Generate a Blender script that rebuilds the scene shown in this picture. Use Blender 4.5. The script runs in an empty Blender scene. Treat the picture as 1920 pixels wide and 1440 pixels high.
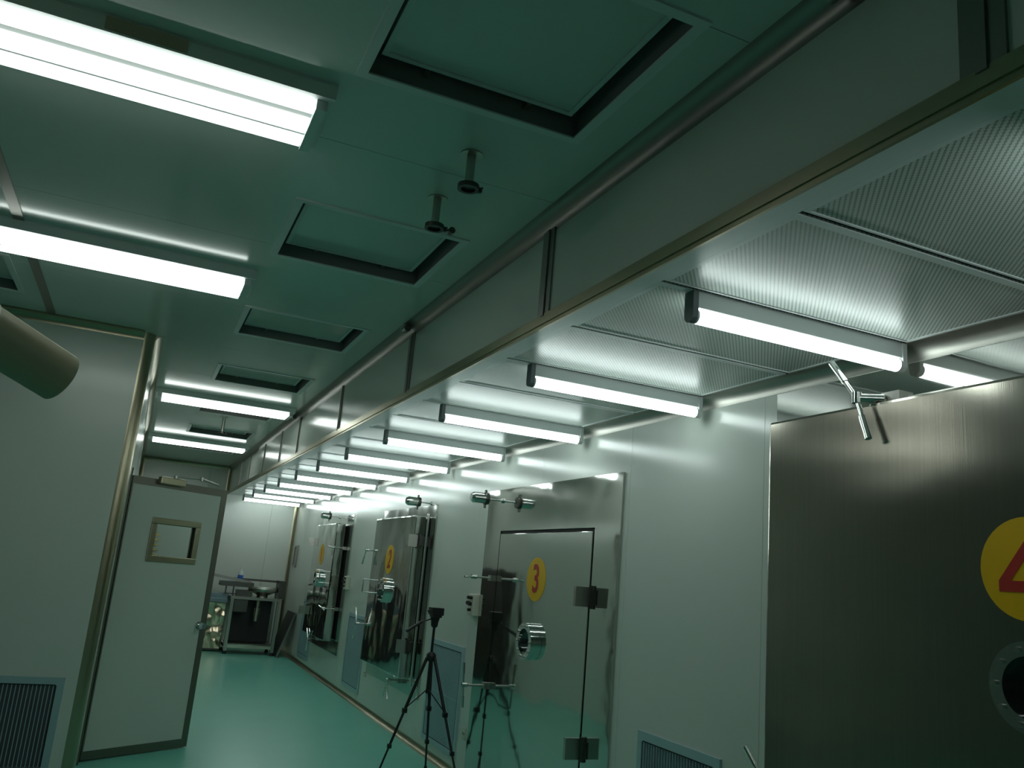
import bpy, math, random
from mathutils import Vector, Matrix
random.seed(7)
C = bpy.context.scene.collection
PI = math.pi
# ------------------------------------------------------------------ camera, world, exposure
def make_camera():
    yaw, pit, rol, fpx = math.radians(22.905), math.radians(13.006), math.radians(5.1216), 1573.42
    f = Vector((math.sin(yaw)*math.cos(pit), math.cos(yaw)*math.cos(pit), math.sin(pit)))
    r = Vector((math.cos(yaw), -math.sin(yaw), 0)); u = r.cross(f)
    r2 = r*math.cos(rol) + u*math.sin(rol); u2 = r2.cross(f)
    cd = bpy.data.cameras.new('camera'); cd.sensor_fit = 'HORIZONTAL'; cd.sensor_width = 36
    cd.lens = fpx/1920*36; cd.clip_start = .05; cd.clip_end = 100
    o = bpy.data.objects.new('camera', cd); C.objects.link(o)
    m = Matrix((r2, u2, -f)).transposed().to_4x4(); m.translation = Vector((0, 0, 1.57))
    o.matrix_world = m
    bpy.context.scene.camera = o
make_camera()
w = bpy.data.worlds.new('world'); bpy.context.scene.world = w; w.use_nodes = True
w.node_tree.nodes['Background'].inputs[0].default_value = (0, 0, 0, 1)
w.node_tree.nodes['Background'].inputs[1].default_value = 0
vs = bpy.context.scene.view_settings
vs.view_transform = 'Standard'; vs.look = 'None'; vs.gamma = 1; vs.use_curve_mapping = False
vs.exposure = 0.05
TUBE_HOOD = 9.0      # strength of the tubes under the lowered ceiling
TUBE_ROOM = 6.2      # strength of the tubes in the ceiling lamps

# ------------------------------------------------------------------ materials
def mat(name, col, rough=.5, metal=0., spec=.5, bump=None, coat=0., aniso=0., noise=None):
    m = bpy.data.materials.new(name); m.use_nodes = True; nt = m.node_tree; b = nt.nodes['Principled BSDF']
    b.inputs['Base Color'].default_value = (*col, 1); b.inputs['Roughness'].default_value = rough
    b.inputs['Metallic'].default_value = metal; b.inputs['Specular IOR Level'].default_value = spec
    if coat: b.inputs['Coat Weight'].default_value = coat; b.inputs['Coat Roughness'].default_value = .06
    if aniso: b.inputs['Anisotropic'].default_value = aniso
    if noise:    # (scale vector, amount): colour mottling / grain
        tc = nt.nodes.new('ShaderNodeTexCoord'); mp = nt.nodes.new('ShaderNodeMapping'); n = nt.nodes.new('ShaderNodeTexNoise')
        mp.inputs['Scale'].default_value = noise[0]; n.inputs['Scale'].default_value = 1; n.inputs['Detail'].default_value = 3
        nt.links.new(tc.outputs['Object'], mp.inputs[0]); nt.links.new(mp.outputs[0], n.inputs['Vector'])
        mx = nt.nodes.new('ShaderNodeMix'); mx.data_type = 'RGBA'
        a = noise[1]
        mx.inputs[6].default_value = (*[c*(1-a) for c in col], 1); mx.inputs[7].default_value = (*[min(1, c*(1+a)) for c in col], 1)
        nt.links.new(n.outputs['Fac'], mx.inputs[0]); nt.links.new(mx.outputs[2], b.inputs['Base Color'])
    if bump:     # list of (scale vector, strength, distance)
        prev = None
        for sc, st, di in bump:
            tc = nt.nodes.new('ShaderNodeTexCoord'); mp = nt.nodes.new('ShaderNodeMapping'); n = nt.nodes.new('ShaderNodeTexNoise')
            mp.inputs['Scale'].default_value = sc; n.inputs['Scale'].default_value = 1; n.inputs['Detail'].default_value = 1
            nt.links.new(tc.outputs['Object'], mp.inputs[0]); nt.links.new(mp.outputs[0], n.inputs['Vector'])
            bp = nt.nodes.new('ShaderNodeBump'); bp.inputs['Strength'].default_value = st; bp.inputs['Distance'].default_value = di
            nt.links.new(n.outputs['Fac'], bp.inputs['Height'])
            if prev: nt.links.new(prev.outputs[0], bp.inputs['Normal'])
            prev = bp
        nt.links.new(prev.outputs[0], b.inputs['Normal'])
    return m
def emit(name, col, s):
    m = bpy.data.materials.new(name); m.use_nodes = True; nt = m.node_tree
    nt.nodes.remove(nt.nodes['Principled BSDF']); e = nt.nodes.new('ShaderNodeEmission')
    e.inputs[0].default_value = (*col, 1); e.inputs[1].default_value = s
    nt.links.new(e.outputs[0], nt.nodes['Material Output'].inputs[0]); return m
def perforated(name):
    # white sheet with rows of small round holes (fine relief + hole colour)
    m = mat(name, (.62, .70, .67), .32, spec=.5); nt = m.node_tree; b = nt.nodes['Principled BSDF']
    tc = nt.nodes.new('ShaderNodeTexCoord'); sp = nt.nodes.new('ShaderNodeSeparateXYZ'); nt.links.new(tc.outputs['Object'], sp.inputs[0])
    def M(op, a, bb=None):
        n = nt.nodes.new('ShaderNodeMath'); n.operation = op
        for i, v in enumerate((a, bb)):
            if v is None: continue
            if isinstance(v, (int, float)): n.inputs[i].default_value = v
            else: nt.links.new(v, n.inputs[i])
        return n.outputs[0]
    k = 379.
    ux = M('SUBTRACT', sp.outputs[0], M('MULTIPLY', sp.outputs[1], .84)); uy = M('ADD', sp.outputs[1], M('MULTIPLY', sp.outputs[0], .84))
    sx = M('SINE', M('MULTIPLY', ux, k)); sy = M('SINE', M('MULTIPLY', uy, k))
    hole = M('GREATER_THAN', M('ADD', M('MULTIPLY', sx, .68), M('MULTIPLY', sy, .32)), .22)
    mx = nt.nodes.new('ShaderNodeMix'); mx.data_type = 'RGBA'
    mx.inputs[6].default_value = (.58, .64, .60, 1); mx.inputs[7].default_value = (.27, .31, .285, 1)
    nt.links.new(hole, mx.inputs[0]); nt.links.new(mx.outputs[2], b.inputs['Base Color'])
    return m
PANEL = mat('painted_panel', (.70, .74, .68), .2, spec=.55, bump=[((1.3, 1.3, .7), .12, .02)])
CEILM = mat('ceiling_panel', (.62, .70, .66), .16, spec=.5, bump=[((1.1, 1.1, 1), .1, .02)])
FLOORM = mat('epoxy_floor', (.20, .64, .52), .28, spec=.4, noise=((2.2, 2.2, 1), .06), bump=[((6, 6, 1), .05, .01)])
STEEL = mat('brushed_steel', (.50, .49, .45), .3, 1, aniso=.4, noise=((60, 60, 2), .08))
TRIM = mat('warm_steel_trim', (.44, .40, .28), .3, 1)
BEAM = mat('satin_beam_steel', (.36, .355, .32), .42, 1)
DARKTRIM = mat('dull_steel_trim', (.30, .29, .27), .38, 1)
MIRROR = mat('polished_steel', (.60, .61, .58), .08, 1, bump=[((2.2, 2.2, 1.7), .5, .05), ((5, 5, 4), .25, .02)])
MIRROR3 = mat('polished_flat_steel', (.60, .61, .58), .07, 1, bump=[((2.0, 2.0, 1.6), .12, .05), ((6, 6, 5), .06, .02)])
CLEANMIRROR = mat('polished_plate', (.60, .60, .57), .06, 1, bump=[((2.0, 2.0, 2.0), .06, .05)])
MIRROR2 = mat('polished_surround', (.58, .59, .56), .13, 1, bump=[((2.5, 2.5, 2), .35, .04)])
BRUSHED = mat('brushed_door_steel', (.43, .40, .34), .19, 1, bump=[((.8, .9, 2.4), .22, .08), ((260, 260, 3), .04, .002)], noise=((90, 90, 1.5), .1))
CHROME = mat('chrome', (.75, .76, .74), .08, 1)
WHITE = mat('white_enamel', (.72, .76, .75), .35)
GREYCAP = mat('grey_plastic', (.16, .19, .20), .45)
CLEAR = mat('tube_end_glass', (.75, .8, .8), .15)
BLACK = mat('black_plastic', (.008, .008, .008), .4)
BLACKGAP = mat('black_rubber', (.006, .006, .006), .7)
SHAFT = mat('vent_shaft', (.24, .25, .24), .6)
LEAFM = mat('door_leaf_paint', (.60, .64, .58), .3)
FRAMEM = mat('door_frame_steel', (.20, .195, .16), .4, .8)
GRILLEM = mat('grille_aluminium', (.42, .56, .60), .4, .2)
FILTERM = mat('grille_filter', (.10, .11, .12), .8)
PALEFILT = mat('grille_pale_filter', (.30, .38, .41), .7)
BEIGE = mat('beige_plastic', (.62, .60, .50), .4)
TUBEBEIGE = mat('beige_pipe_coat', (.44, .40, .26), .45)
YELLOW = mat('yellow_sticker', (.84, .47, .0), .4)
RED = mat('red_numeral', (.50, .03, .02), .4)
BRASS = mat('brass_bar', (.55, .42, .14), .3, 1)
DARKSTEEL = mat('dark_steel', (.11, .11, .10), .35, .9)
DARKBOARD = mat('dark_board', (.035, .04, .037), .5)
BRIGHTSTEEL = mat('bright_steel', (.62, .58, .48), .25, 1)
CRUMPLE = mat('crumpled_steel', (.66, .55, .40), .16, 1, bump=[((5, 5, 4), .55, .12)])
DARKBROWN = mat('dark_brown_laminate', (.035, .024, .02), .4, noise=((3, 3, 14), .35))
BLUEM = mat('blue_label', (.03, .12, .5), .4)
BLUESTEEL = mat('blue_grey_steel', (.25, .32, .36), .3, .9)
GLASS = bpy.data.materials.new('window_glass'); GLASS.use_nodes = True
_n = GLASS.node_tree; _n.nodes.remove(_n.nodes['Principled BSDF'])
_t = _n.nodes.new('ShaderNodeBsdfTransparent'); _t.inputs[0].default_value = (.93, .98, .96, 1)
_g = _n.nodes.new('ShaderNodeBsdfGlossy'); _g.inputs['Roughness'].default_value = .02
_f = _n.nodes.new('ShaderNodeFresnel'); _m = _n.nodes.new('ShaderNodeMixShader')
_n.links.new(_f.outputs[0], _m.inputs[0]); _n.links.new(_t.outputs[0], _m.inputs[1]); _n.links.new(_g.outputs[0], _m.inputs[2])
_n.links.new(_m.outputs[0], _n.nodes['Material Output'].inputs[0])
DARKGLASS = mat('dark_sight_glass', (.01, .012, .012), .08, 0, .6)
HOODTUBE = emit('hood_tube_glow', (.86, 1, .97), TUBE_HOOD)
ROOMTUBE = emit('room_tube_glow', (.90, 1, .94), TUBE_ROOM)
PERF = perforated('perforated_sheet')

# ------------------------------------------------------------------ mesh helpers
class MB:
    def __init__(s): s.v = []; s.f = []; s.sm = []
    def add(s, vs, fs, smooth=False):
        o = len(s.v); s.v += [tuple(v) for v in vs]; s.f += [tuple(i+o for i in f) for f in fs]; s.sm += [smooth]*len(fs); return s
    def box(s, a, b):
        x0, x1 = sorted((a[0], b[0])); y0, y1 = sorted((a[1], b[1])); z0, z1 = sorted((a[2], b[2]))
        return s.add([(x0,y0,z0),(x1,y0,z0),(x1,y1,z0),(x0,y1,z0),(x0,y0,z1),(x1,y0,z1),(x1,y1,z1),(x0,y1,z1)],
                     [(0,3,2,1),(4,5,6,7),(0,1,5,4),(1,2,6,5),(2,3,7,6),(3,0,4,7)])
    def prism(s, poly, d):   # planar polygon (3d points) pushed along d
        n = len(poly); d = Vector(d); p = [Vector(q) for q in poly]
        nrm = Vector((0, 0, 0))
        for i in range(n): nrm += p[i].cross(p[(i+1) % n])
        if nrm.dot(d) > 0: p.reverse()
        vs = p + [q+d for q in p]
        fs = [tuple(range(n)), tuple(range(2*n-1, n-1, -1))] + [(i, i+n, (i+1) % n + n, (i+1) % n) for i in range(n)]
        return s.add(vs, fs)
    def cyl(s, a, b, r, r2=None, n=16, caps=True):
        a = Vector(a); b = Vector(b); r2 = r if r2 is None else r2
        d = (b-a).normalized(); t = Vector((0,0,1)) if abs(d.z) < .9 else Vector((1,0,0))
        x = d.cross(t).normalized(); y = d.cross(x)
        ring = lambda c, q: [c + (x*math.cos(2*PI*i/n) + y*math.sin(2*PI*i/n))*q for i in range(n)]
        A = ring(a, r); B = ring(b, r2)
        s.add(A+B, [(i, (i+1) % n, (i+1) % n+n, i+n) for i in range(n)], True)
        if caps:
            s.add(A, [tuple(range(n-1, -1, -1))]); s.add(B, [tuple(range(n))])
        return s
    def ring(s, a, b, ro, ri, n=24):   # hollow cylinder a->b
        a = Vector(a); b = Vector(b); d = (b-a).normalized(); t = Vector((0,0,1)) if abs(d.z) < .9 else Vector((1,0,0))
        x = d.cross(t).normalized(); y = d.cross(x)
        R = lambda c, q: [c + (x*math.cos(2*PI*i/n) + y*math.sin(2*PI*i/n))*q for i in range(n)]
        ao, bo, ai, bi = R(a, ro), R(b, ro), R(a, ri), R(b, ri)
        j = lambda i: (i+1) % n
        s.add(ao+bo, [(i, j(i), j(i)+n, i+n) for i in range(n)], True)
        s.add(ai+bi, [(i, i+n, j(i)+n, j(i)) for i in range(n)], True)
        s.add(ao+ai, [(i, i+n, j(i)+n, j(i)) for i in range(n)]); s.add(bo+bi, [(i, j(i), j(i)+n, i+n) for i in range(n)])
        return s
    def lathe(s, prof, c=(0,0,0), n=20):   # profile of (radius, z)
        vs = []; fs = []
        for r, z in prof: vs += [(c[0]+r*math.cos(2*PI*i/n), c[1]+r*math.sin(2*PI*i/n), c[2]+z) for i in range(n)]
        for k in range(len(prof)-1):
            fs += [(k*n+i, k*n+(i+1) % n, (k+1)*n+(i+1) % n, (k+1)*n+i) for i in range(n)]
        s.add(vs, fs, True)
        s.add(vs[:n], [tuple(range(n-1, -1, -1))]); s.add(vs[-n:], [tuple(range(n))]); return s
    def frame(s, x0, x1, y0, y1, z0, z1, wd):  # rectangular frame in the xy plane
        s.box((x0,y0,z0),(x1,y0+wd,z1)); s.box((x0,y1-wd,z0),(x1,y1,z1)); s.box((x0,y0+wd,z0),(x0+wd,y1-wd,z1)); s.box((x1-wd,y0+wd,z0),(x1,y1-wd,z1)); return s
    def tube(s, pts, r, n=10):
        for a, b in zip(pts, pts[1:]): s.cyl(a, b, r, n=n)
        return s
    def mesh(s, name, m):
        me = bpy.data.meshes.new(name); me.from_pydata(s.v, [], s.f); me.polygons.foreach_set('use_smooth', s.sm); me.materials.append(m); me.update(); return me
    def build(s, name, m, parent=None, bev=0, kind=None, label=None):
        return inst(name, s.mesh(name, m), parent, bev=bev, kind=kind, label=label)
def inst(name, me, parent=None, loc=(0,0,0), bev=0, kind=None, label=None):
    o = bpy.data.objects.new(name, me); C.objects.link(o); o.location = loc
    if parent: o.parent = parent
    if bev:
        b = o.modifiers.new('bevel', 'BEVEL'); b.width = bev; b.segments = 2; b.limit_method = 'ANGLE'
    if kind: o['kind'] = kind
    if label: o['label'] = label
    return o
def thing(name, label, cat, loc=(0,0,0), rz=0, group=None, kind=None):
    o = bpy.data.objects.new(name, None); C.objects.link(o); o.location = loc; o.rotation_euler = (0,0,rz); o.empty_display_size = .1
    o['label'] = label
    if cat: o['category'] = cat
    if group: o['group'] = group
    if kind: o['kind'] = kind
    return o
def tag(o, label, cat=None, group=None, kind=None):
    o['label'] = label
    if cat: o['category'] = cat
    if group: o['group'] = group
    if kind: o['kind'] = kind
    return o
def copy_thing(src, loc, label, group=None):
    r = src.copy(); C.objects.link(r); r.location = loc; r['label'] = label
    if group: r['group'] = group
    for ch in list(src.children):
        c = ch.copy(); C.objects.link(c); c.parent = r
        for g in list(ch.children):
            d = g.copy(); C.objects.link(d); d.parent = c
    return r
def numeral(ch, size, parent, loc, rot, m, depth=.0012, bold=.012, xs=.85, shear=0):
    cu = bpy.data.curves.new('numeral', 'FONT'); cu.body = ch; cu.size = size; cu.extrude = depth; cu.offset = bold*size
    cu.align_x = 'CENTER'; cu.align_y = 'CENTER'; cu.shear = shear
    tmp = bpy.data.objects.new('numeral_tmp', cu); C.objects.link(tmp)
    dg = bpy.context.evaluated_depsgraph_get(); me = bpy.data.meshes.new_from_object(tmp.evaluated_get(dg))
    bpy.data.objects.remove(tmp); me.materials.clear(); me.materials.append(m)
    o = inst('numeral', me, parent, loc); o.rotation_euler = rot; o.scale = (xs, 1, 1); return o

# ------------------------------------------------------------------ setting
H, HS, XS, XR, XL, YF, YW, YB = 3.08, 2.59, 1.40, 2.66, -.10, 15.85, 6.5, -2.2
XO = -6.0
def structure(name, mb, m, label, bev=0):
    o = mb.build(name, m, bev=bev, kind='structure'); o['label'] = label; return o
fl = structure('floor', MB().box((XO-.1, YB-.1, -.1), (XR+.1, YF+.1, 0)), FLOORM, 'glossy teal epoxy floor of the cleanroom corridor')
ce = structure('ceiling', MB().box((XO-.1, YB-.1, H+.13), (XS+.06, YF+.1, H+.2)), BLACKGAP, 'pale painted panel ceiling with thin seams and vents')
sy = [YB, -.77, .45, 1.67, 2.89, 4.11, 5.33, 6.55, 7.77, 9.0, 10.2, 11.5, 12.7, 13.9, YF]
HATCH = [(.39, 1.19, a, b) for a, b in ((1.65, 2.42), (3.47, 4.26), (5.28, 6.03), (7.14, 7.90), (9.10, 9.88), (11.0, 11.76), (13.0, 13.75))] + [(-1.70, -.90, 5.22, 6.01)]
def ceiling_panel(x0, x1, y0, y1):
    # a panel slab with the vent openings cut out of it
    g = .0015; y0 += g; y1 -= g; mb = MB()
    xs = sorted({x0, x1} | {v for h in HATCH for v in h[:2] if x0 < v < x1}); ys = sorted({y0, y1} | {v for h in HATCH for v in h[2:] if y0 < v < y1})
    used = set()
    def is_hole(xa, xb, ya, yb):
        cx, cy = (xa+xb)/2, (ya+yb)/2
        return any(h[0] < cx < h[1] and h[2] < cy < h[3] for h in HATCH)
    for ya, yb in zip(ys, ys[1:]):
        run = None
        for xa, xb in zip(xs, xs[1:]):
            if is_hole(xa, xb, ya, yb):
                if run is not None: mb.box((run, ya, H), (xa, yb, H+.04)); run = None
            elif run is None: run = xa
        if run is not None: mb.box((run, ya, H), (xs[-1], yb, H+.04))
    mb.build('panel', CEILM, ce)
for y0, y1 in zip(sy, sy[1:]):
    if y0 < YW-.1: ceiling_panel(XO, XS, y0, y1)
    else: ceiling_panel(XL-.1, XS, y0, y1)
MB().box((XO, YW+.05, H), (XL-.1, YF, H+.04)).build('panel', CEILM, ce)
MB().box((-.805, YB, H-.006), (-.755, YW-.04, H)).build('ceiling_strip', DARKTRIM, ce, label='dull steel strip covering a ceiling joint')
# walls ---------------------------------------------------------------
def panel_wall(name, label, axis, c0, c1, t0, t1, cuts, z0, z1, m):
    # axis 'y': wall plane x in c0..c1, running along y; axis 'x': plane y in c0..c1
    back = c1 if abs(c1) > abs(c0) or axis == 'x' else c0
    root = MB()
    bx = lambda a, b, p, q: root.box((p, a, z0), (q, b, z1)) if axis == 'y' else root.box((a, p, z0), (b, q, z1))
    d = (c1-c0)
    bx(t0, t1, c0+d*.5, c1)
    o = structure(name, root, BLACKGAP, label)
    e = [t0] + list(cuts) + [t1]
    for a, b in zip(e, e[1:]):
        p = MB()
        if axis == 'y': p.box((c0, a+.0012, z0), (c0+d*.5, b-.0012, z1))
        else: p.box((a+.0012, c0, z0), (b-.0012, c0+d*.5, z1))
        p.build('panel', m, o)
    return o
wr = panel_wall('wall_right', 'pale glossy painted panel wall holding the chamber doors', 'y', XR, XR+.08, YB, YF, [-.5, .75, 1.95, 3.15, 4.34, 5.56, 6.76, 7.92, 8.9, 10.04, 11.2, 12.4, 13.6, 14.8], 0, HS, PANEL)
wb = panel_wall('wall_back', 'pale end wall at the far end of the corridor', 'x', YF, YF+.08, XL-.08, XR+.08, [1.05, 2.2], 0, H, PANEL)
wl = panel_wall('wall_left', 'pale corridor wall beside the open door', 'y', XL, XL-.08, YW+.075, 7.22, [], 0, H, PANEL)
MB().box((XL-.08, 7.22, 2.13), (XL, 8.19, H)).build('panel', PANEL, wl)
for a, b in ((8.19, 9.4), (9.4, 10.6), (10.6, 11.8), (11.8, 13.0), (13.0, 14.2), (14.2, YF)):
    MB().box((XL-.08, a+.0012, 0), (XL, b-.0012, H)).build('panel', PANEL, wl)
wf = panel_wall('wall_front', 'plain painted wall facing the camera on the left', 'x', YW, YW+.08, XO, XL-.075, [-4.8, -3.6, -2.4, -1.2], 0, H, PANEL)
wo = structure('wall_left.001', MB().box((XO-.1, YB, 0), (XO, YF, H)), PANEL, 'outer wall far off to the left of the room')
wn = structure('wall_rear', MB().box((XO, YB-.1, 0), (XR+.08, YB, H)), PANEL, 'wall behind the camera')
ve = structure('wall_left.002', MB().box((-1.5, 6.58, 0), (-1.44, YF, H)), PANEL, 'side wall of the small room behind the open door')
# soffit and its strips
so = structure('wall_soffit', MB().box((XS+.02, YB, HS+.02), (XS+.06, YF, H+.2)), BLACKGAP, 'painted panel face dropping from the ceiling to the lowered ceiling')
ST = [1.02, 3.035, 4.985, 6.94, 8.90, 10.1, 11.5, 12.97, 14.2]
e = [YB, -.94] + ST + [YF]
for a, b in zip(e, e[1:]): MB().box((XS, a+.001, HS+.055), (XS+.02, b-.001, H-.02)).build('panel', PANEL, so)
for i, y in enumerate([-.94] + ST):
    hw = .052 if i < 4 else .03 if i < 6 else .012
    MB().box((XS-.008, y-hw, HS+.05), (XS, y+hw, H-.055)).box((XS-.014, y-hw*.25, HS+.05), (XS-.008, y+hw*.25, H-.055)).build('cover_strip', DARKTRIM, so)
MB().box((XS-.010, YB, HS-.004), (XS, YF, HS+.058)).box((XS-.016, YB, HS+.012), (XS-.010, YF, HS+.026)).build('edge_strip', TRIM, so)
def cove(mb, p0, p1, a, b, r, n=8):
    p0 = Vector(p0); a = Vector(a); b = Vector(b); d = Vector(p1)-p0; c = p0 + (a+b)*r
    arc = [c - (a*math.cos(t*PI/2/n) + b*math.sin(t*PI/2/n))*r for t in range(n+1)]
    poly = [p0] + arc; N = Vector((0,0,0))
    for i in range(len(poly)): N += poly[i].cross(poly[(i+1) % len(poly)])
    s = 1 if (arc[0]-p0).cross(arc[-1]-p0).dot(d) < 0 else -1
    A = arc; B = [q+d for q in arc]; m = len(arc)
    mb.add(A+B, [((i, i+m, i+1+m, i+1) if s < 0 else (i, i+1, i+1+m, i+m)) for i in range(m-1)], True)
    mb.add([p0, p0+d] + [arc[0], arc[0]+d, arc[-1], arc[-1]+d], [(0, 1, 3, 2), (0, 4, 5, 1)])
    mb.add(poly, [tuple(range(len(poly)))]); mb.add([q+d for q in poly], [tuple(range(len(poly)))])
    return mb
X, Y, Z = (1,0,0), (0,1,0), (0,0,1); nX, nY, nZ = (-1,0,0), (0,-1,0), (0,0,-1)
t1 = structure('trim_1', cove(MB(), (XS, YB, H), (XS, YF, H), nX, nZ, .068), DARKTRIM, 'dark steel cove moulding along the ceiling and soffit corner')
for y in (1.36, 4.99, 9.1): MB().cyl((XS-.05, y-.03, H-.032), (XS-.05, y+.03, H-.032), .022, n=10).build('joint_clip', DARKTRIM, t1)
structure('trim_2', cove(MB(), (XO, YW, H), (XL-.075, YW, H), nY, nZ, .06), TRIM, 'warm steel cove moulding above the left wall')
structure('trim_3', MB().cyl((XL-.075, YW+.075, 0), (XL-.075, YW+.075, H), .075, n=32), TRIM, 'warm steel rounded corner post of the left wall')
structure('trim_4', cove(MB(), (XL, YW+.075, H), (XL, YF, H), X, nZ, .05), TRIM, 'steel cove moulding along the corridor ceiling on the left')
structure('trim_5', cove(MB(), (XL, YF, H), (XS, YF, H), nY, nZ, .06), TRIM, 'warm steel cove moulding above the end wall')
structure('trim_6', cove(MB(), (XS, YF, HS), (XS, YF, H), nX, nY, .05), TRIM, 'upright warm steel cove where the soffit meets the end wall')
structure('trim_7', cove(MB(), (XR, YF, 0), (XR, YF, HS), nX, nY, .06), TRIM, 'upright warm steel cove in the far right corner')
structure('trim_8', cove(MB(), (XL, YF, 0), (XL, YF, H), X, nY, .06), TRIM, 'upright warm steel cove in the far left corner')
structure('trim_9', cove(MB(), (XR, YB, HS), (XR, YF, HS), nX, nZ, .062), BEAM, 'brushed steel cove along the top of the right wall')
structure('baseboard_right', cove(MB(), (XR, YB, 0), (XR, YF, 0), nX, Z, .05), TRIM, 'brown steel cove skirting at the foot of the right wall')
structure('baseboard_back', cove(MB(), (XL, YF, 0), (XR, YF, 0), nY, Z, .05), TRIM, 'steel cove skirting of the end wall')
structure('baseboard_front', cove(MB(), (XO, YW, 0), (XL-.075, YW, 0), nY, Z, .05), TRIM, 'steel cove skirting of the left wall')
# lowered ceiling of perforated sheets
lc = structure('ceiling.001', MB().box((XS+.06, YB, HS+.05), (XR+.08, YF, HS+.12)), BLACKGAP, 'lowered ceiling of perforated air diffuser sheets under the soffit')
GP = .651; G0 = 1.635-6*GP
gaps = [G0+GP*i for i in range(30) if G0+GP*i < YF-.05]
e = [YB] + [g for g in gaps if g > YB+.1] + [YF]
MB().box((XS, YB, HS-.001), (XS+.075, YF, HS+.04)).build('rail', WHITE, lc)
for i, (a, b) in enumerate(zip(e, e[1:])):
    g = .017
    p = MB().box((XS+.076, a+g*(i > 0)*.1, HS+.004), (XR-.061, b-g, HS+.009)).build('diffuser_sheet', PERF, lc)
    xa, xb, ya, yb = XS+.077, XR-.062, a+g*(i > 0)*.1+.001, b-g-.001
    MB().box((xa, ya, HS), (xb, ya+.03, HS+.004)).box((xa, yb-.008, HS), (xb, yb, HS+.004)).box((xa, ya+.03, HS), (xa+.02, yb-.008, HS+.004)).box((xb-.012, ya+.03, HS), (xb, yb-.008, HS+.004)).build('sheet_border', WHITE, p)

# ------------------------------------------------------------------ ceiling vents
def vent(loc, label):
    x0, x1, y0, y1 = loc; wx, wy = x1-x0, y1-y0
    t = thing('ceiling_vent', label, 'vent', (x0+wx/2, y0+wy/2, H), 0, 'square ceiling vents')
    X0, X1, Y0, Y1 = -wx/2, wx/2, -wy/2, wy/2
    MB().frame(X0, X1, Y0, Y1, -.006, .0, .034).build('flange', WHITE, t)
    s = MB(); k = .02
    s.box((X0+.0, Y0, .0), (X0+k, Y1, .12)).box((X1-k, Y0, 0), (X1, Y1, .12)).box((X0+k, Y0, 0), (X1-k, Y0+k, .12)).box((X0+k, Y1-k, 0), (X1-k, Y1, .12)).box((X0, Y0, .12), (X1, Y1, .128))
    s.build('shaft', SHAFT, t)
    m = .062
    p = MB().box((X0+m, Y0+m, .062), (X1-m, Y1-m, .085)).build('plate', CEILM, t)
    MB().frame(X0+m, X1-m, Y0+m, Y1-m, .055, .062, .018).build('plate_rim', WHITE, p)
    for fx in (-.18, .18):
        for sg in (-1, 1):
            a = sg*(wy/2-m+.006); b = sg*(wy/2-.021)
            MB().box((fx-.008, a, .05), (fx+.008, b, .062)).build('clip', STEEL, t)
    return t
VL = ['large square ceiling vent nearest the camera, cut by the top of the photo', 'square ceiling vent just past the two pipe stubs', 'square ceiling vent third from the camera, beyond the lamp pair on the left',
      'square ceiling vent just before the nearer corridor lamp', 'square ceiling vent half hidden behind the nearer corridor lamp', 'square ceiling vent just before the farthest corridor lamp', 'square ceiling vent behind the farthest lamp by the end wall', 'square ceiling vent at the left edge past the dark ceiling strip']
for h, l in zip(HATCH, VL): vent(h, l)
# ------------------------------------------------------------------ ceiling lamps
def ceiling_lamp():
    t = thing('ceiling_lamp', '', 'lamp', (0,0,H), 0, 'three-tube ceiling lamps')
    L, W = .67, .20
    b = MB(); b.prism([(-L, -W, -.012), (-L, W, -.012), (-L, W*.93, -.05), (-L, -W*.93, -.05)], (2*L, 0, 0)); b.box((-L, -W, -.012), (L, W, 0))
    b.build('reflector_body', WHITE, t)
    for sx in (-1, 1):
        e = MB().box((sx*L-.02*sx, -W*.8, -.085), (sx*(L-.055), W*.8, -.0505)).build('lamp_holder', CLEAR, t)
    MB().box((-L+.03, -.080, -.062), (L-.03, -.048, -.0505)).build('divider', WHITE, t)
    MB().box((-L+.03, .056, -.070), (L-.03, .066, -.0505)).build('divider', WHITE, t)
    for y in (-.125, 0, .125):
        MB().cyl((-L+.06, y, -.072), (L-.06, y, -.072), .014, n=12).build('tube', ROOMTUBE, t)
    return t
lamp = ceiling_lamp()
lamps = [(-.312, 2.71, 'ceiling lamp with three lit tubes nearest the camera, top left'), (-.30, 4.76, 'ceiling lamp with lit tubes beside the dark ceiling strip, second from the camera'),
         (.63, 8.9, 'ceiling lamp with lit tubes over the corridor, nearer of the two'), (.62, 12.6, 'ceiling lamp with lit tubes over the corridor, farthest from the camera')]
for i, (x, y, l) in enumerate(lamps):
    if i == 0: lamp.location = (x, y, H); lamp['label'] = l; L0 = lamp
    else: copy_thing(lamp, (x, y, H), l)
MB().prism([(-.02, -.2015, -.010), (.21, -.2015, -.010), (.21, -.1895, -.044), (-.02, -.1895, -.044)], (0, -.003, 0)).build('side_plate', TRIM, L0, label='tarnished plate on the lamp side')
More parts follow.
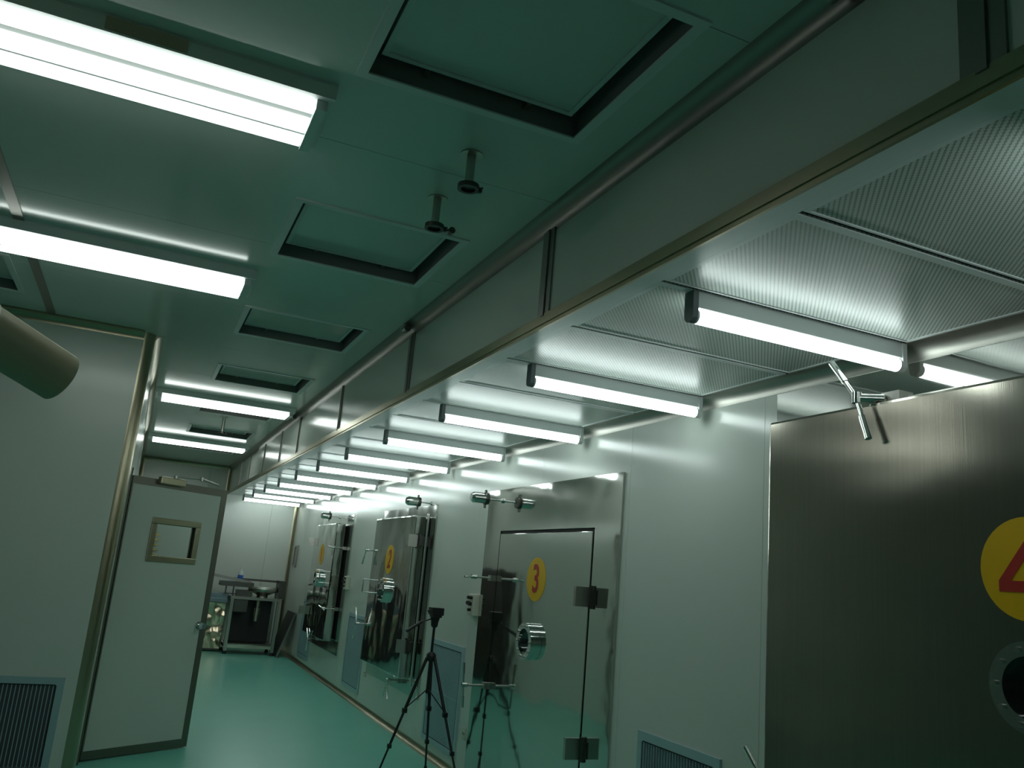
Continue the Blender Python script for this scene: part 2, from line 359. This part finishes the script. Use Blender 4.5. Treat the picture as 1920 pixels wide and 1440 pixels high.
# ------------------------------------------------------------------ batten lights under the lowered ceiling
def batten():
    t = thing('batten_light', '', 'lamp', (0,0,HS), 0, 'tube battens under the lowered ceiling')
    x0, x1 = 1.61, 2.613
    MB().box((x0+.02, -.022, -.060), (x1-.02, .022, 0)).build('batten_body', WHITE, t, bev=.003)
    for xa, xb in ((x0, x0+.022), (x1-.022, x1)):
        c = MB(); pts = [(xa, .026*math.cos(a*PI/8+PI), -.086+.026*math.sin(a*PI/8+PI)) for a in range(9)]
        c.prism([(xa, .026, 0), (xa, -.026, 0)] + pts, (xb-xa, 0, 0))
        c.build('end_cap', GREYCAP if xa == x0 else WHITE, t)
    MB().cyl((x0+.03, 0, -.085), (x1-.03, 0, -.085), .0255, n=16).build('tube', HOODTUBE, t)
    for xa, xb in ((x0+.022, x0+.030), (x1-.030, x1-.022)): MB().cyl((xa, 0, -.085), (xb, 0, -.085), .0262, n=16).build('tube_collar', CLEAR, t)
    return t
bt = batten(); ords = ['second', 'third', 'fourth', 'fifth', 'sixth', 'seventh', 'eighth', 'ninth', 'tenth', 'eleventh']
for k in range(12):
    y = 2.308+1.302*(k-1)
    l = 'lit white tube batten overhead just outside the right of the photo' if k == 0 else 'lit white tube batten nearest the camera, beside the spoked clamp' if k == 1 else 'lit white tube batten under the lowered ceiling at the end wall, last of the row' if k == 11 else f'lit white tube batten under the lowered ceiling, {ords[k-2]} of the row away from the camera'
    if k == 0: bt.location = (0, y, HS); bt['label'] = l
    else: copy_thing(bt, (0, y, HS), l)
# ------------------------------------------------------------------ pipes
def pipe_stub(loc, L, label, knob=False):
    t = thing('ceiling_pipe', label, 'pipe', loc, 0, 'capped pipe stubs in the ceiling')
    MB().cyl((0,0,-.005), (0,0,0), .042, n=24).build('flange', STEEL, t)
    MB().cyl((0,0,-L), (0,0,-.005), .0165, n=16).build('pipe', STEEL, t)
    MB().ring((0,0,-L-.022), (0,0,-L-.004), .040, .027).cyl((0,0,-L-.012), (0,0,-L), .028, n=20).build('clamp_ring', DARKSTEEL, t)
    MB().box((.036, -.007, -L-.022), (.052, .007, -L-.004)).cyl((.046, -.022, -L-.013), (.046, .02, -L-.013), .0045, n=8).build('clamp_screw', DARKSTEEL, t)
    if knob: MB().cyl((.05, -.0, -L-.013), (.082, -.0, -L-.013), .005, n=8).cyl((.074, -.014, -L-.013), (.074, .014, -L-.013), .014, n=12).build('wing_nut', DARKSTEEL, t)
pipe_stub((.898, 2.70, H), .12, 'steel pipe stub with clamp ring hanging from the ceiling, nearer of two')
pipe_stub((.913, 3.13, H), .115, 'steel pipe stub with clamp ring and side wing nut, beside the second vent', True)
pipe_stub((.714, 10.03, H), .17, 'steel pipe stub far down the corridor ceiling between the lamps')
t = thing('wide_pipe', 'dull beige round pipe reaching in from the left edge before the wall', 'pipe', (-.47, 2.5, 2.06))
ax = Vector((.215, .16, -.085)); ax.normalize(); end = Vector((.215, .03, -.068))
a = end-ax*.75
MB().ring(a, end, .0685, .060, n=32).build('barrel', TUBEBEIGE, t)
MB().cyl(a+Vector((0,0,.0)), a+Vector((0,0,1.0)), .0685, n=24).build('riser', TUBEBEIGE, t)
MB().ring(end-ax*.262, end-ax*.242, .073, .069, n=32).build('pipe_band', WHITE, t)

# ------------------------------------------------------------------ wall grilles
def grille(name_loc, w, h, face, label, dark, single):
    # face 'x': on the right wall looking -x (local u = y); face 'y': on the front wall looking -y (local u = x)
    t = thing('wall_grille', label, 'grille', name_loc, 0, 'return air grilles low on the walls')
    P = (lambda u, d, z: (-d, u, z)) if face == 'x' else (lambda u, d, z: (u, -d, z))
    def bx(mb, u0, u1, d0, d1, z0, z1): return mb.box(P(u0, d0, z0), P(u1, d1, z1))
    f = MB(); wd = .05
    bx(f, -w/2, w/2, 0, .014, 0, wd); bx(f, -w/2, w/2, 0, .014, h-wd, h); bx(f, -w/2, -w/2+wd, 0, .014, wd, h-wd); bx(f, w/2-wd, w/2, 0, .014, wd, h-wd)
    f.build('grille_frame', GRILLEM, t)
    k = MB(); bx(k, -w/2+wd, w/2-wd, .0134, .0142, wd-.006, wd); bx(k, -w/2+wd-.006, -w/2+wd, .0134, .0142, wd, h-wd); bx(k, w/2-wd, w/2-wd+.006, .0134, .0142, wd, h-wd); bx(k, -w/2+wd, w/2-wd, .0134, .0142, h-wd, h-wd+.006)
    k.build('frame_groove', BLACKGAP, t)
    bx(MB(), -w/2+wd, w/2-wd, .0005, .002, wd, h-wd).build('filter_mat', FILTERM if dark else PALEFILT, t)
    n = int((w-2*wd)/.024); s0 = -w/2+wd+((w-2*wd)-(n-1)*.024)/2
    if single:
        me = bx(MB(), -.0022, .0022, .003, .014, wd, h-wd).mesh('slat', GRILLEM)
        for i in range(n): inst('slat', me, t, P(s0+i*.024, 0, 0))
    else:
        s = MB()
        for i in range(n): bx(s, s0+i*.024-.0055, s0+i*.024+.0055, .003, .012, wd, h-wd)
        s.build('slats', GRILLEM, t, kind='stuff')
    if not dark: bx(MB(), -w/2+wd, w/2-wd, .0121, .0128, h*.5-.004, h*.5+.004).build('cross_bar', GRILLEM, t)
grille((-.60, YW-.0, .08), .70, .60, 'y', 'blue grey slatted grille low on the left wall', True, True)
grille((XR, 7.21, .12), .86, .86, 'x', 'pale slatted grille behind the camera tripod', False, False)
grille((XR, 10.44, .12), .86, .86, 'x', 'pale slatted grille between chamber doors 1 and 2', False, False)
grille((XR, 13.55, .12), .86, .86, 'x', 'pale slatted grille beyond chamber door 1, farthest away', False, False)
grille((XR, 3.75, .12), .70, .72, 'x', 'slatted grille between chamber doors 3 and 4 at the bottom edge', True, True)

# ------------------------------------------------------------------ swing door
D0 = Vector((-.096, 7.249, 0)); ang = math.atan2(7.772-7.249, .666+.096)
dr = thing('door_1', 'open pale swing door with a small window, standing into the corridor', None, D0, ang, kind='structure')
DW, DH, TH = .925, 2.10, .022
lf = MB()
wx0, wx1, wz0, wz1 = .262, .684, 1.475, 1.775
for a, b in (((0, 0), (wx0, DH)), ((wx1, 0), (DW, DH)), ((wx0, 0), (wx1, wz0)), ((wx0, wz1), (wx1, DH))):
    lf.box((a[0], -TH+.001, a[1]+.008), (b[0], TH-.001, b[1]))
lf.build('door_leaf', LEAFM, dr)
MB().box((0,-TH-.004,.008),(.012,TH+.004,DH)).box((DW-.055,-TH-.004,.008),(DW,TH+.004,DH)).box((.012,-TH-.004,DH-.06),(DW-.055,TH+.004,DH)).box((.012,-TH-.004,.008),(DW-.055,TH+.004,.07)).build('leaf_edging', FRAMEM, dr)
wfm = MB(); q = .045
for y0, y1 in ((-TH-.009, -TH+.001), (TH-.001, TH+.009)):
    wfm.box((wx0-.025, y0, wz0-.025), (wx1+.025, y1, wz0+q-.02)).box((wx0-.025, y0, wz1-q+.02), (wx1+.025, y1, wz1+.025)).box((wx0-.025, y0, wz0+q-.02), (wx0+q-.02, y1, wz1-q+.02)).box((wx1-q+.02, y0, wz0+q-.02), (wx1+.025, y1, wz1-q+.02))
wfo = wfm.build('window_frame', TRIM, dr, bev=.006)
MB().box((wx0, -.003, wz0), (wx1, .003, wz1)).build('pane', GLASS, dr)
MB().box((DW-.004, -.012, .93), (DW+.003, .012, 1.0)).build('latch_plate', STEEL, dr)
kn = MB()
kn.cyl((.85, -TH-.008, .962), (.85, -TH, .962), .032, n=20).cyl((.85, -TH-.04, .962), (.85, -TH-.008, .962), .012, n=12).cyl((.85, -TH-.05, .962), (.85, -TH-.04, .962), .022, .026, n=18).cyl((.85, -TH-.075, .962), (.85, -TH-.05, .962), .024, .03, n=18)
kn.build('knob', CHROME, dr)
cl = MB().box((.22, -TH-.05, DH-.035), (.46, -TH-.004, DH+.025)).build('door_closer', TRIM, dr, bev=.008)
MB().cyl((.36, -TH-.03, DH+.025), (.36, -TH-.03, DH+.045), .014, n=12).tube([(.36, -TH-.03, DH+.04), (.60, -TH-.05, DH+.055), (.80, -TH-.02, DH+.03)], .009).cyl((.60, -TH-.05, DH+.04), (.60, -TH-.05, DH+.068), .013, n=10).build('closer_arm', STEEL, cl)
for z in (.25, 1.15, 1.9): MB().cyl((-.012, -.012, z-.055), (-.012, -.012, z+.055), .011, n=10).build('hinge', STEEL, dr)
jm = structure('trim_10', MB().box((XL-.1, 7.13, 0), (XL+.012, 7.225, 2.15)).box((XL-.1, 8.19, 0), (XL+.012, 8.25, 2.15)).box((XL-.1, 7.225, 2.10), (XL+.012, 8.19, 2.15)), FRAMEM, 'dark steel jamb of the swing door')

# ------------------------------------------------------------------ chamber doors
def spoke_clamp(root, y, z, xw, hubx, spokes, block=True):
    # swing bolt with spoked nut; x measured toward the room as negative
    b = MB()
    if block: b.box((xw-.05, y-.03, z-.022), (xw, y+.03, z+.022))
    b.cyl((xw, y, z), (hubx, y, z), .009, n=10)
    o = b.build('clamp_bolt', STEEL, root)
    h = MB().cyl((hubx+.03, y, z), (hubx-.012, y, z), .017, n=14)
    for d in spokes:
        d = Vector(d); c = Vector((hubx, y, z)); h.cyl(c, c+d*.5, .0065, n=10); h.cyl(c+d*.5, c+d, .0095, n=10)
    h.build('spoked_nut', CHROME, o)
def porthole(root, x, y, z, r):
    p = MB().ring((x, y, z), (x-.024, y, z), r, r*.68, n=36).ring((x-.028, y, z), (x-.058, y, z), r, r*.68, n=36).ring((x-.024, y, z), (x-.028, y, z), r*.96, r*.68, n=36).build('porthole', CHROME, root)
    MB().cyl((x-.004, y, z), (x-.012, y, z), r*.69, n=32).build('sight_glass', DARKGLASS, p)
    bm_ = MB()
    for i in range(10):
        a = 2*PI*i/10
        bm_.cyl((x-.058, y+r*.84*math.cos(a), z+r*.84*math.sin(a)), (x-.068, y+r*.84*math.cos(a), z+r*.84*math.sin(a)), .009, n=6)
    bm_.build('flange_bolts', STEEL, p)
def disc(root, x, y, z, ch, r=.152, rz=None, shear=0, xs=.85):
    n = 40; rz = rz or r
    pts = [(x, y+r*math.cos(2*PI*i/n), z+rz*math.sin(2*PI*i/n)) for i in range(n)]
    d = MB().prism(pts, (-.002, 0, 0)).build('number_disc', YELLOW, root, label='yellow round sticker with a red number')
    rot = Matrix((Vector((0,-1,0)), Vector((0,0,1)), Vector((-1,0,0)))).transposed().to_euler()
    if ch == '4':
        P = lambda u, v: (x-.0028, y-u, z+v)
        four = MB()
        for poly in ([(-.09,-.068), (.075,-.068), (.075,-.036), (-.09,-.036)], [(.014,-.105), (.047,-.105), (.047,.1), (.014,.1)], [(-.09,-.036), (-.052,-.036), (.047,.1), (.010,.1)]):
            four.prism([P(*q) for q in poly], (-.0012, 0, 0))
        four.build('numeral', RED, d); return
    numeral(ch, r*1.8, d, (x-.003, y, z-.005), rot, RED, shear=shear, xs=xs, bold=.016 if ch != '4' else .006)
def pull(root, x, y, z0, z1, d=.09):
    MB().tube([(x, y, z1), (x-d, y, z1), (x-d, y, z0), (x, y, z0)], .0075).build('pull_handle', CHROME, root)
def block_hinge(root, x, y, z, sgn):
    h = MB().box((x-.10, y-.012*sgn, z-.06), (x-.005, y+.016*sgn, z+.06)).build('hinge_plate', STEEL, root)
    MB().box((x+.002, y-.01*sgn, z-.045), (-.013, y+.07*sgn, z+.045)).cyl((x+.01, y+.03*sgn, z-.07), (x+.01, y+.03*sgn, z+.07), .016, n=12).build('hinge_knuckle', DARKSTEEL, h)
def surround(root, y0, y1, z0, z1, x=0, wd=.16, th=.012):
    # a pressed steel plate round the opening, with folded lip
    m = MB().box((-th, y0, z0), (0, y1, z0+wd)).box((-th, y0, z1-wd), (0, y1, z1)).box((-th, y0, z0+wd), (0, y0+wd, z1-wd)).box((-th, y1-wd, z0+wd), (0, y1, z1-wd))
    m.box((-th*.5, y0+wd, z0+wd), (0, y1-wd, z1-wd))
    return m.build('surround', MIRROR2, root)
def thick_leaf(root, xf, xb, y0, y1, z0, z1, m):
    return MB().box((xf, y0, z0), (xb, y1, z1)).build('door_slab', m, root, bev=.012)
# door 1
c1 = thing('chamber_door', 'polished steel chamber door numbered 1, farthest along the right wall', 'door', (XR-.002, 12.32, 0), 0, 'numbered steel chamber doors')
surround(c1, -1.05, .95, .40, 2.22)
thick_leaf(c1, -.155, -.035, -.72, .73, .55, 2.10, MIRROR)
MB().box((-.035, -.68, .59), (-.012, .69, 2.06)).build('gasket', BLACKGAP, c1)
disc(c1, -.156, .05, 1.67, '1', .15); porthole(c1, -.155, .03, 1.34, .12)
pull(c1, -.155, -.45, 1.29, 1.44)
spoke_clamp(c1, -.80, 1.77, -.01, -.20, [(-.02, .16, .01), (0, -.05, -.10)])
spoke_clamp(c1, -.80, .97, -.01, -.22, [(-.01, .20, .02), (.0, -.12, -.02)])
spoke_clamp(c1, .16, .50, -.01, -.17, [(0, .14, .12), (0, .02, -.17), (0, -.13, .11)])
for z in (.85, 1.85): block_hinge(c1, -.14, .74, z, 1)
# door 2
c2 = thing('chamber_door', 'polished steel chamber door numbered 2, thick slab, behind the tripod', 'door', (XR-.002, 8.83, 0), 0, 'numbered steel chamber doors')
surround(c2, -.99, .93, .40, 2.21)
thick_leaf(c2, -.145, -.03, -.74, .74, .55, 2.10, MIRROR)
MB().box((-.03, -.70, .59), (-.012, .70, 2.06)).build('gasket', BLACKGAP, c2)
disc(c2, -.146, .02, 1.655, '2', .152, shear=.2); porthole(c2, -.145, .02, 1.335, .125)
pull(c2, -.145, .66, 1.28, 1.42)
spoke_clamp(c2, .80, 1.745, -.01, -.21, [(-.01, .07, -.16)])
spoke_clamp(c2, .80, .93, -.01, -.22, [(-.01, .06, .17), (-.01, .06, -.17)])
spoke_clamp(c2, -.45, .50, -.01, -.16, [(0, .08, -.16), (0, -.07, -.17)])
for z in (.85, 1.85): block_hinge(c2, -.10, -.75, z, -1)
MB().cyl((-.05, -.86, .5), (-.05, -.86, 2.12), .012, n=10).build('hinge_rod', CHROME, c2)
# door 3
c3 = thing('chamber_door', 'polished steel chamber door numbered 3, reflecting the tripod', 'door', (XR-.002, 5.48, 0), 0, 'numbered steel chamber doors')
MB().box((-.012, -1.08, .02), (0, 1.05, .16)).box((-.012, -1.08, 1.93), (0, 1.05, 2.26)).box((-.012, -1.08, .16), (0, -.77, 1.93)).box((-.012, .745, .16), (0, 1.05, 1.93)).build('surround', MIRROR3, c3)
MB().box((-.004, -.768, .162), (0, .743, 1.928)).build('gap_seal', BLACKGAP, c3)
MB().box((-.015, -.752, .18), (-.0042, .731, 1.906)).build('door_slab', MIRROR3, c3, bev=.003)
disc(c3, -.0155, .02, 1.58, '3', .152); porthole(c3, -.015, .03, 1.155, .125)
spoke_clamp(c3, .77, 1.56, -.012, -.20, [(-.07, .0, -.005), (0, -.01, .005)])
spoke_clamp(c3, .71, .765, -.012, -.22, [(-.01, 0, .16), (.01, 0, -.16)])
for z in (.62, 1.5): block_hinge(c3, -.025, -.77, z, -1)
# door 4
c4 = thing('chamber_door', 'large brushed steel chamber door numbered 4 at the right edge', 'door', (XR-.002, 1.70, 0), 0, 'numbered steel chamber doors')
MB().box((-.012, -1.3, .03), (0, 1.35, 2.52)).build('surround', CLEANMIRROR, c4)
thick_leaf(c4, -.28, -.17, -1.09, 1.09, .12, 2.31, BRUSHED)
MB().box((-.17, -1.0, .2), (-.012, 1.0, 2.2)).build('inner_plug', DARKSTEEL, c4)
disc(c4, -.281, -.03, 1.728, '4', .15); porthole(c4, -.28, -.06, 1.40, .125)
b4 = MB().box((-.24, .45, 2.312), (-.17, .53, 2.352)).box((-.23, .2, 2.312), (-.18, .42, 2.325)).cyl((-.2, .49, 2.334), (-.30, .565, 2.338), .008, n=10).build('clamp_block', STEEL, c4)
hub = Vector((-.318, .572, 2.328))
h4 = MB().cyl(hub+Vector((.075, -.055, 0)), hub, .016, n=14).cyl(hub+Vector((0,0,-.02)), hub+Vector((0,0,.02)), .018, n=14)
for d in ((-.004, .118, .155), (-.004, -.058, -.160)):
    d = Vector(d); h4.cyl(hub, hub+d*.45, .0085, n=10); h4.cyl(hub+d*.45, hub+d, .0125, n=12)
h4.build('spoked_nut', CHROME, b4)
spoke_clamp(c4, 1.17, .86, -.012, -.2, [(-.02, .1, .12), (0, .08, -.13)])
# sight lamps
def sight_lamp(y, z, label):
    t = thing('sight_lamp', label, 'lamp', (XR, y, z), 0, 'chrome sight lamps by the chamber doors')
    MB().cyl((-.0158, 0, 0), (-.03, 0, 0), .02, n=14).cyl((-.03, 0, 0), (-.15, 0, 0), .008, n=10).build('arm', CHROME, t)
    MB().cyl((-.14, 0, 0), (-.152, 0, 0), .046, n=20).cyl((-.158, 0, 0), (-.17, 0, 0), .052, n=20).box((-.172, -.009, -.075), (-.156, .009, .068)).build('clamp_ring', DARKSTEEL, t)
    MB().cyl((-.17, 0, 0), (-.265, 0, 0), .043, n=22).cyl((-.265, 0, 0), (-.285, 0, 0), .043, .03, n=22).build('housing', CHROME, t)
sight_lamp(6.24, 2.17, 'chrome arm lamp above chamber door 3, with its mirror image beside it')
sight_lamp(8.02, 2.225, 'chrome lamp on an arm over the thick middle door behind the tripod')
sight_lamp(12.15, 2.21, 'small chrome lamp on an arm over the farthest chamber door')
# boxes
def control_box(y, z, label):
    t = thing('control_box', label, 'box', (XR, y, z), 0, 'beige push-button boxes')
    MB().box((-.055, -.06, -.085), (0, .06, .085)).build('box_body', BEIGE, t, bev=.006)
    for dy, dz, r in ((.02, .055, .013), (-.022, .055, .013), (.03, .012, .015), (-.012, .005, .015), (-.008, -.042, .012)):
        MB().cyl((-.055, dy, dz), (-.082, dy, dz), r, n=12).build('button', BLACK, t)
control_box(6.62, 1.335, 'beige push-button box at wall height just right of the tripod head')
control_box(11.15, 1.33, 'beige push-button box far off between the two farthest chamber doors')
for y, z, l in ((6.63, .34, 'small cream socket plate low on the wall beside chamber door 3'), (9.82, .385, 'small cream socket plate low on the wall below chamber door 2')):
    t = thing('wall_socket', l, 'socket', (XR, y, z), 0, 'cream socket plates')
    MB().box((-.009, -.043, -.043), (0, .043, .043)).build('plate', BEIGE, t, bev=.003)
    MB().box((-.0105, -.02, -.008), (-.009, -.012, .008)).box((-.0105, .012, -.008), (-.009, .02, .008)).build('slots', BLACKGAP, t)
t = thing('wall_bracket', 'narrow upright steel frame on the wall by the far right corner', 'bracket', (XR, 15.3, 1.62))
MB().box((-.03, -.13, .16), (0, .13, .19)).box((-.03, -.13, -.19), (0, .13, -.16)).box((-.03, -.13, -.16), (0, -.1, .16)).box((-.03, .1, -.16), (0, .13, .16)).build('bracket_frame', DARKTRIM, t)
MB().box((-.012, -.1, -.16), (0, .1, .16)).build('inner_panel', STEEL, t)

# ------------------------------------------------------------------ tripod
ap = Vector((2.375, 6.80, .9))
t = thing('camera_tripod', 'black camera tripod with a pan handle standing before chamber door 2', 'tripod', (ap.x, ap.y, 0))
TS = .885; t.scale = (TS, TS, TS)
hz = 1.02
MB().cyl((0,0,.72), (0,0,1.0), .017, n=14).cyl((0,0,.69), (0,0,.72), .02, n=14).cyl((0,0,1.0), (0,0,1.30), .0125, n=14).build('centre_column', BLACK, t)
MB().lathe([(.03, .97), (.045, .985), (.045, 1.03), (.026, 1.05)], n=14).build('spider', BLACK, t)
feet = [Vector((-.35/TS, -.02/TS, 0)), Vector((.195/TS, -.36/TS, 0)), Vector((.12/TS, .20/TS, 0))]
for f in feet:
    top = Vector((f.x*.10, f.y*.10, 1.0)); d = f-top
    lg = MB().cyl(top, top+d*.46, .0145, n=10).cyl(top+d*.46, top+d*.76, .0115, n=10).cyl(top+d*.76, f, .009, n=10)
    lg = lg.build('leg', BLACK, t)
    for q, hw in ((.46, .021), (.76, .018)): MB().box(top+d*q-Vector((hw, hw, hw)), top+d*q+Vector((hw, hw, hw))).build('leg_lock', BLACK, lg, bev=.004)
    MB().cyl((0, 0, .73), top+d*.44, .0055, n=8).build('brace', BLACK, t)
    MB().cyl(f, f+Vector((0,0,.02)), .014, n=10).build('foot', BLACK, t)
MB().lathe([(.02, 1.27), (.032, 1.285), (.036, 1.325), (.044, 1.35), (.044, 1.362)], n=14).build('pan_head', BLACK, t)
MB().box((-.04, -.06, 1.362), (.045, .05, 1.382)).box((-.055, -.065, 1.382), (.06, .055, 1.45)).cyl((-.058, -.02, 1.415), (-.085, -.02, 1.415), .01, n=10).build('head_unit', BLACK, t, bev=.006)
MB().cyl((-.04, 0, 1.345), (-.13, -.01, 1.315), .0065, n=10).cyl((-.13, -.01, 1.315), (-.275, -.03, 1.225), .013, .015, n=12).build('pan_handle', BLACK, t)

# ------------------------------------------------------------------ far end machinery
t = thing('machine_table', 'steel bench machine with rails and a round tray before the end wall', 'machine', (2.00, 14.95, 0))
W2, D2 = .37, .27
for sx in (-1, 1):
    for sy_ in (-1, 1):
        l = MB().box((sx*W2-.025, sy_*D2-.025, .05), (sx*W2+.025, sy_*D2+.025, .86)).build('leg', STEEL, t)
        MB().cyl((sx*W2, sy_*D2, 0), (sx*W2, sy_*D2, .05), .035, .02, n=12).build('foot', BLACK, l)
MB().box((-W2-.03, -D2-.03, .86), (W2+.03, D2+.03, .90)).build('table_top', STEEL, t)
MB().box((-W2+.025, -D2-.02, .10), (W2-.025, -D2+.02, .15)).box((-W2+.025, D2-.02, .10), (W2-.025, D2+.02, .15)).box((-W2-.02, -D2+.025, .10), (-W2+.02, D2-.025, .15)).box((W2-.02, -D2+.025, .10), (W2+.02, D2-.025, .15)).build('lower_rail', BRIGHTSTEEL, t)
MB().box((-W2+.02, -D2+.02, .16), (W2-.02, D2-.02, .17)).build('lower_shelf', DARKSTEEL, t)
MB().box((-W2+.02, D2-.005, .17), (W2-.02, D2+.005, .86)).build('rear_panel', DARKBOARD, t)
MB().box((-W2+.04, -D2-.01, .66), (-.12, -D2+.05, .85)).build('switch_box', DARKSTEEL, t)
MB().cyl((.06, -.1, .73), (.06, -.1, .86), .03, n=14).cyl((.06, -.1, .62), (.06, -.1, .73), .055, n=16).cyl((.06, -.1, .52), (.06, -.1, .62), .048, n=16).build('motor', BRIGHTSTEEL, t)
MB().lathe([(.09, .90), (.09, .94), (.19, .985), (.24, 1.0), (.24, 1.065), (.22, 1.075)], (.12, -.05, 0), n=28).build('round_tray', STEEL, t)
MB().box((-.30, -.2, .90), (-.06, .1, 1.0)).build('gear_box', DARKSTEEL, t)
for x in (-.48, -.36, .33): MB().box((x-.012, -.12, .90 if x > -.45 else .94), (x+.012, -.096, 1.1)).build('post', DARKSTEEL, t)
MB().box((-.50, -.12, .925), (-.30, -.096, .94)).build('post_foot', DARKSTEEL, t)
MB().box((-.58, -.15, 1.075), (-.05, .15, 1.125)).box((-.58, -.16, 1.05), (-.05, -.15, 1.125)).box((-.58, .15, 1.05), (-.05, .16, 1.125)).build('conveyor_bed', DARKSTEEL, t)
MB().box((-.38, .14, 1.15), (.44, .165, 1.185)).build('guide_rail', DARKSTEEL, t)
MB().prism([(-.80, -.155, 1.205), (-.80, -.155, 1.245), (-.10, -.155, 1.15), (-.10, -.155, 1.10)], (0, .17, 0)).build('sloped_chute', DARKTRIM, t)
MB().box((.36, -.15, .90), (.47, .2, 1.19)).build('end_housing', DARKSTEEL, t)
t = thing('soap_bottle', 'white pump bottle with a blue label standing on the bench machine', 'bottle', (1.74, 15.035, 1.1255)); t.scale = (1.2, 1.2, 1.2)
MB().lathe([(.034, 0), (.036, .01), (.036, .12), (.03, .14), (.014, .15)], n=18).build('bottle_body', WHITE, t)
MB().ring((0,0,.03), (0,0,.09), .0372, .036, n=18).build('label_band', BLUEM, t)
MB().cyl((0,0,.15), (0,0,.172), .014, n=12).cyl((0,0,.172), (0,0,.2), .005, n=8).box((-.008, -.04, .198), (.008, .012, .21)).build('pump', WHITE, t)
t = thing('steel_cabinet', 'low crumpled steel cabinet left of the bench machine, partly behind the door', 'cabinet', (1.25, 15.2, 0))
MB().box((-.325, -.25, .02), (.325, .25, .78)).build('carcass', DARKSTEEL, t)
for x0, x1 in ((-.32, -.003), (.003, .32)): MB().box((x0, -.27, .05), (x1, -.25, .77)).build('cabinet_door', CRUMPLE, t)
MB().box((-.335, -.28, .78), (.335, .25, .84)).box((-.335, -.26, .87), (.335, .25, .92)).box((-.325, -.24, .84), (.325, .25, .87)).build('cabinet_top', BLUESTEEL, t)
t = thing('leaning_board', 'dark thin board leaning on the right wall at the far corner', 'board', (2.412, 14.75, 0))
MB().prism([(0, -.28, .01), (.02, -.28, 0), (.235, -.28, .70), (.215, -.28, .71)], (0, .75, 0)).build('sheet', DARKBOARD, t)
MB().prism([(-.004, -.286, .01), (.022, -.286, -.0), (.238, -.286, .702), (.213, -.286, .712)], (0, .006, 0)).build('board_edge', DARKTRIM, t)
t = thing('wall_rack', 'upright rack of short brass bars seen through the door window', 'rack', (.30, YF, 1.3))
MB().box((-.02, -.03, .1), (.02, 0, .52)).build('upright', BRASS, t)
for i in range(5): MB().box((-.06, -.05, .12+i*.085), (.10, -.03, .15+i*.085)).build('bar', BRASS, t)

t = thing('tall_cupboard', 'tall dark brown cupboard behind the open door, mirrored in chamber door 3', 'cupboard', (XL, 13.1, 0))
MB().box((.002, -1.3, .06), (.24, 1.3, 1.66)).build('carcass', DARKBROWN, t)
for i in range(4):
    y = -1.3+.65*i
    d = MB().box((.24, y+.004, .08), (.258, y+.646, 1.64)).build('cupboard_door', DARKBROWN, t)
    MB().box((.258, y+.59, .8), (.275, y+.605, 1.0)).build('door_handle', STEEL, d)
MB().box((.01, -1.28, 0), (.22, 1.28, .06)).build('plinth', BLACK, t)
t = thing('dark_machine', 'dark machine housing at the end wall hidden by the open door', 'machine', (.53, 15.17, 0))
MB().box((-.33, -.26, .05), (.33, .26, 1.12)).build('housing', DARKBOARD, t, bev=.01)
MB().box((-.33, -.2, 1.12), (.33, .26, 1.28)).build('hood', DARKSTEEL, t, bev=.02)
MB().box((-.2, -.268, .7), (.2, -.26, 1.0)).build('front_panel', DARKSTEEL, t)
for sx in (-1, 1):
    for q in (-1, 1): MB().cyl((sx*.28, q*.2, 0), (sx*.28, q*.2, .05), .03, n=10).build('foot', BLACK, t)
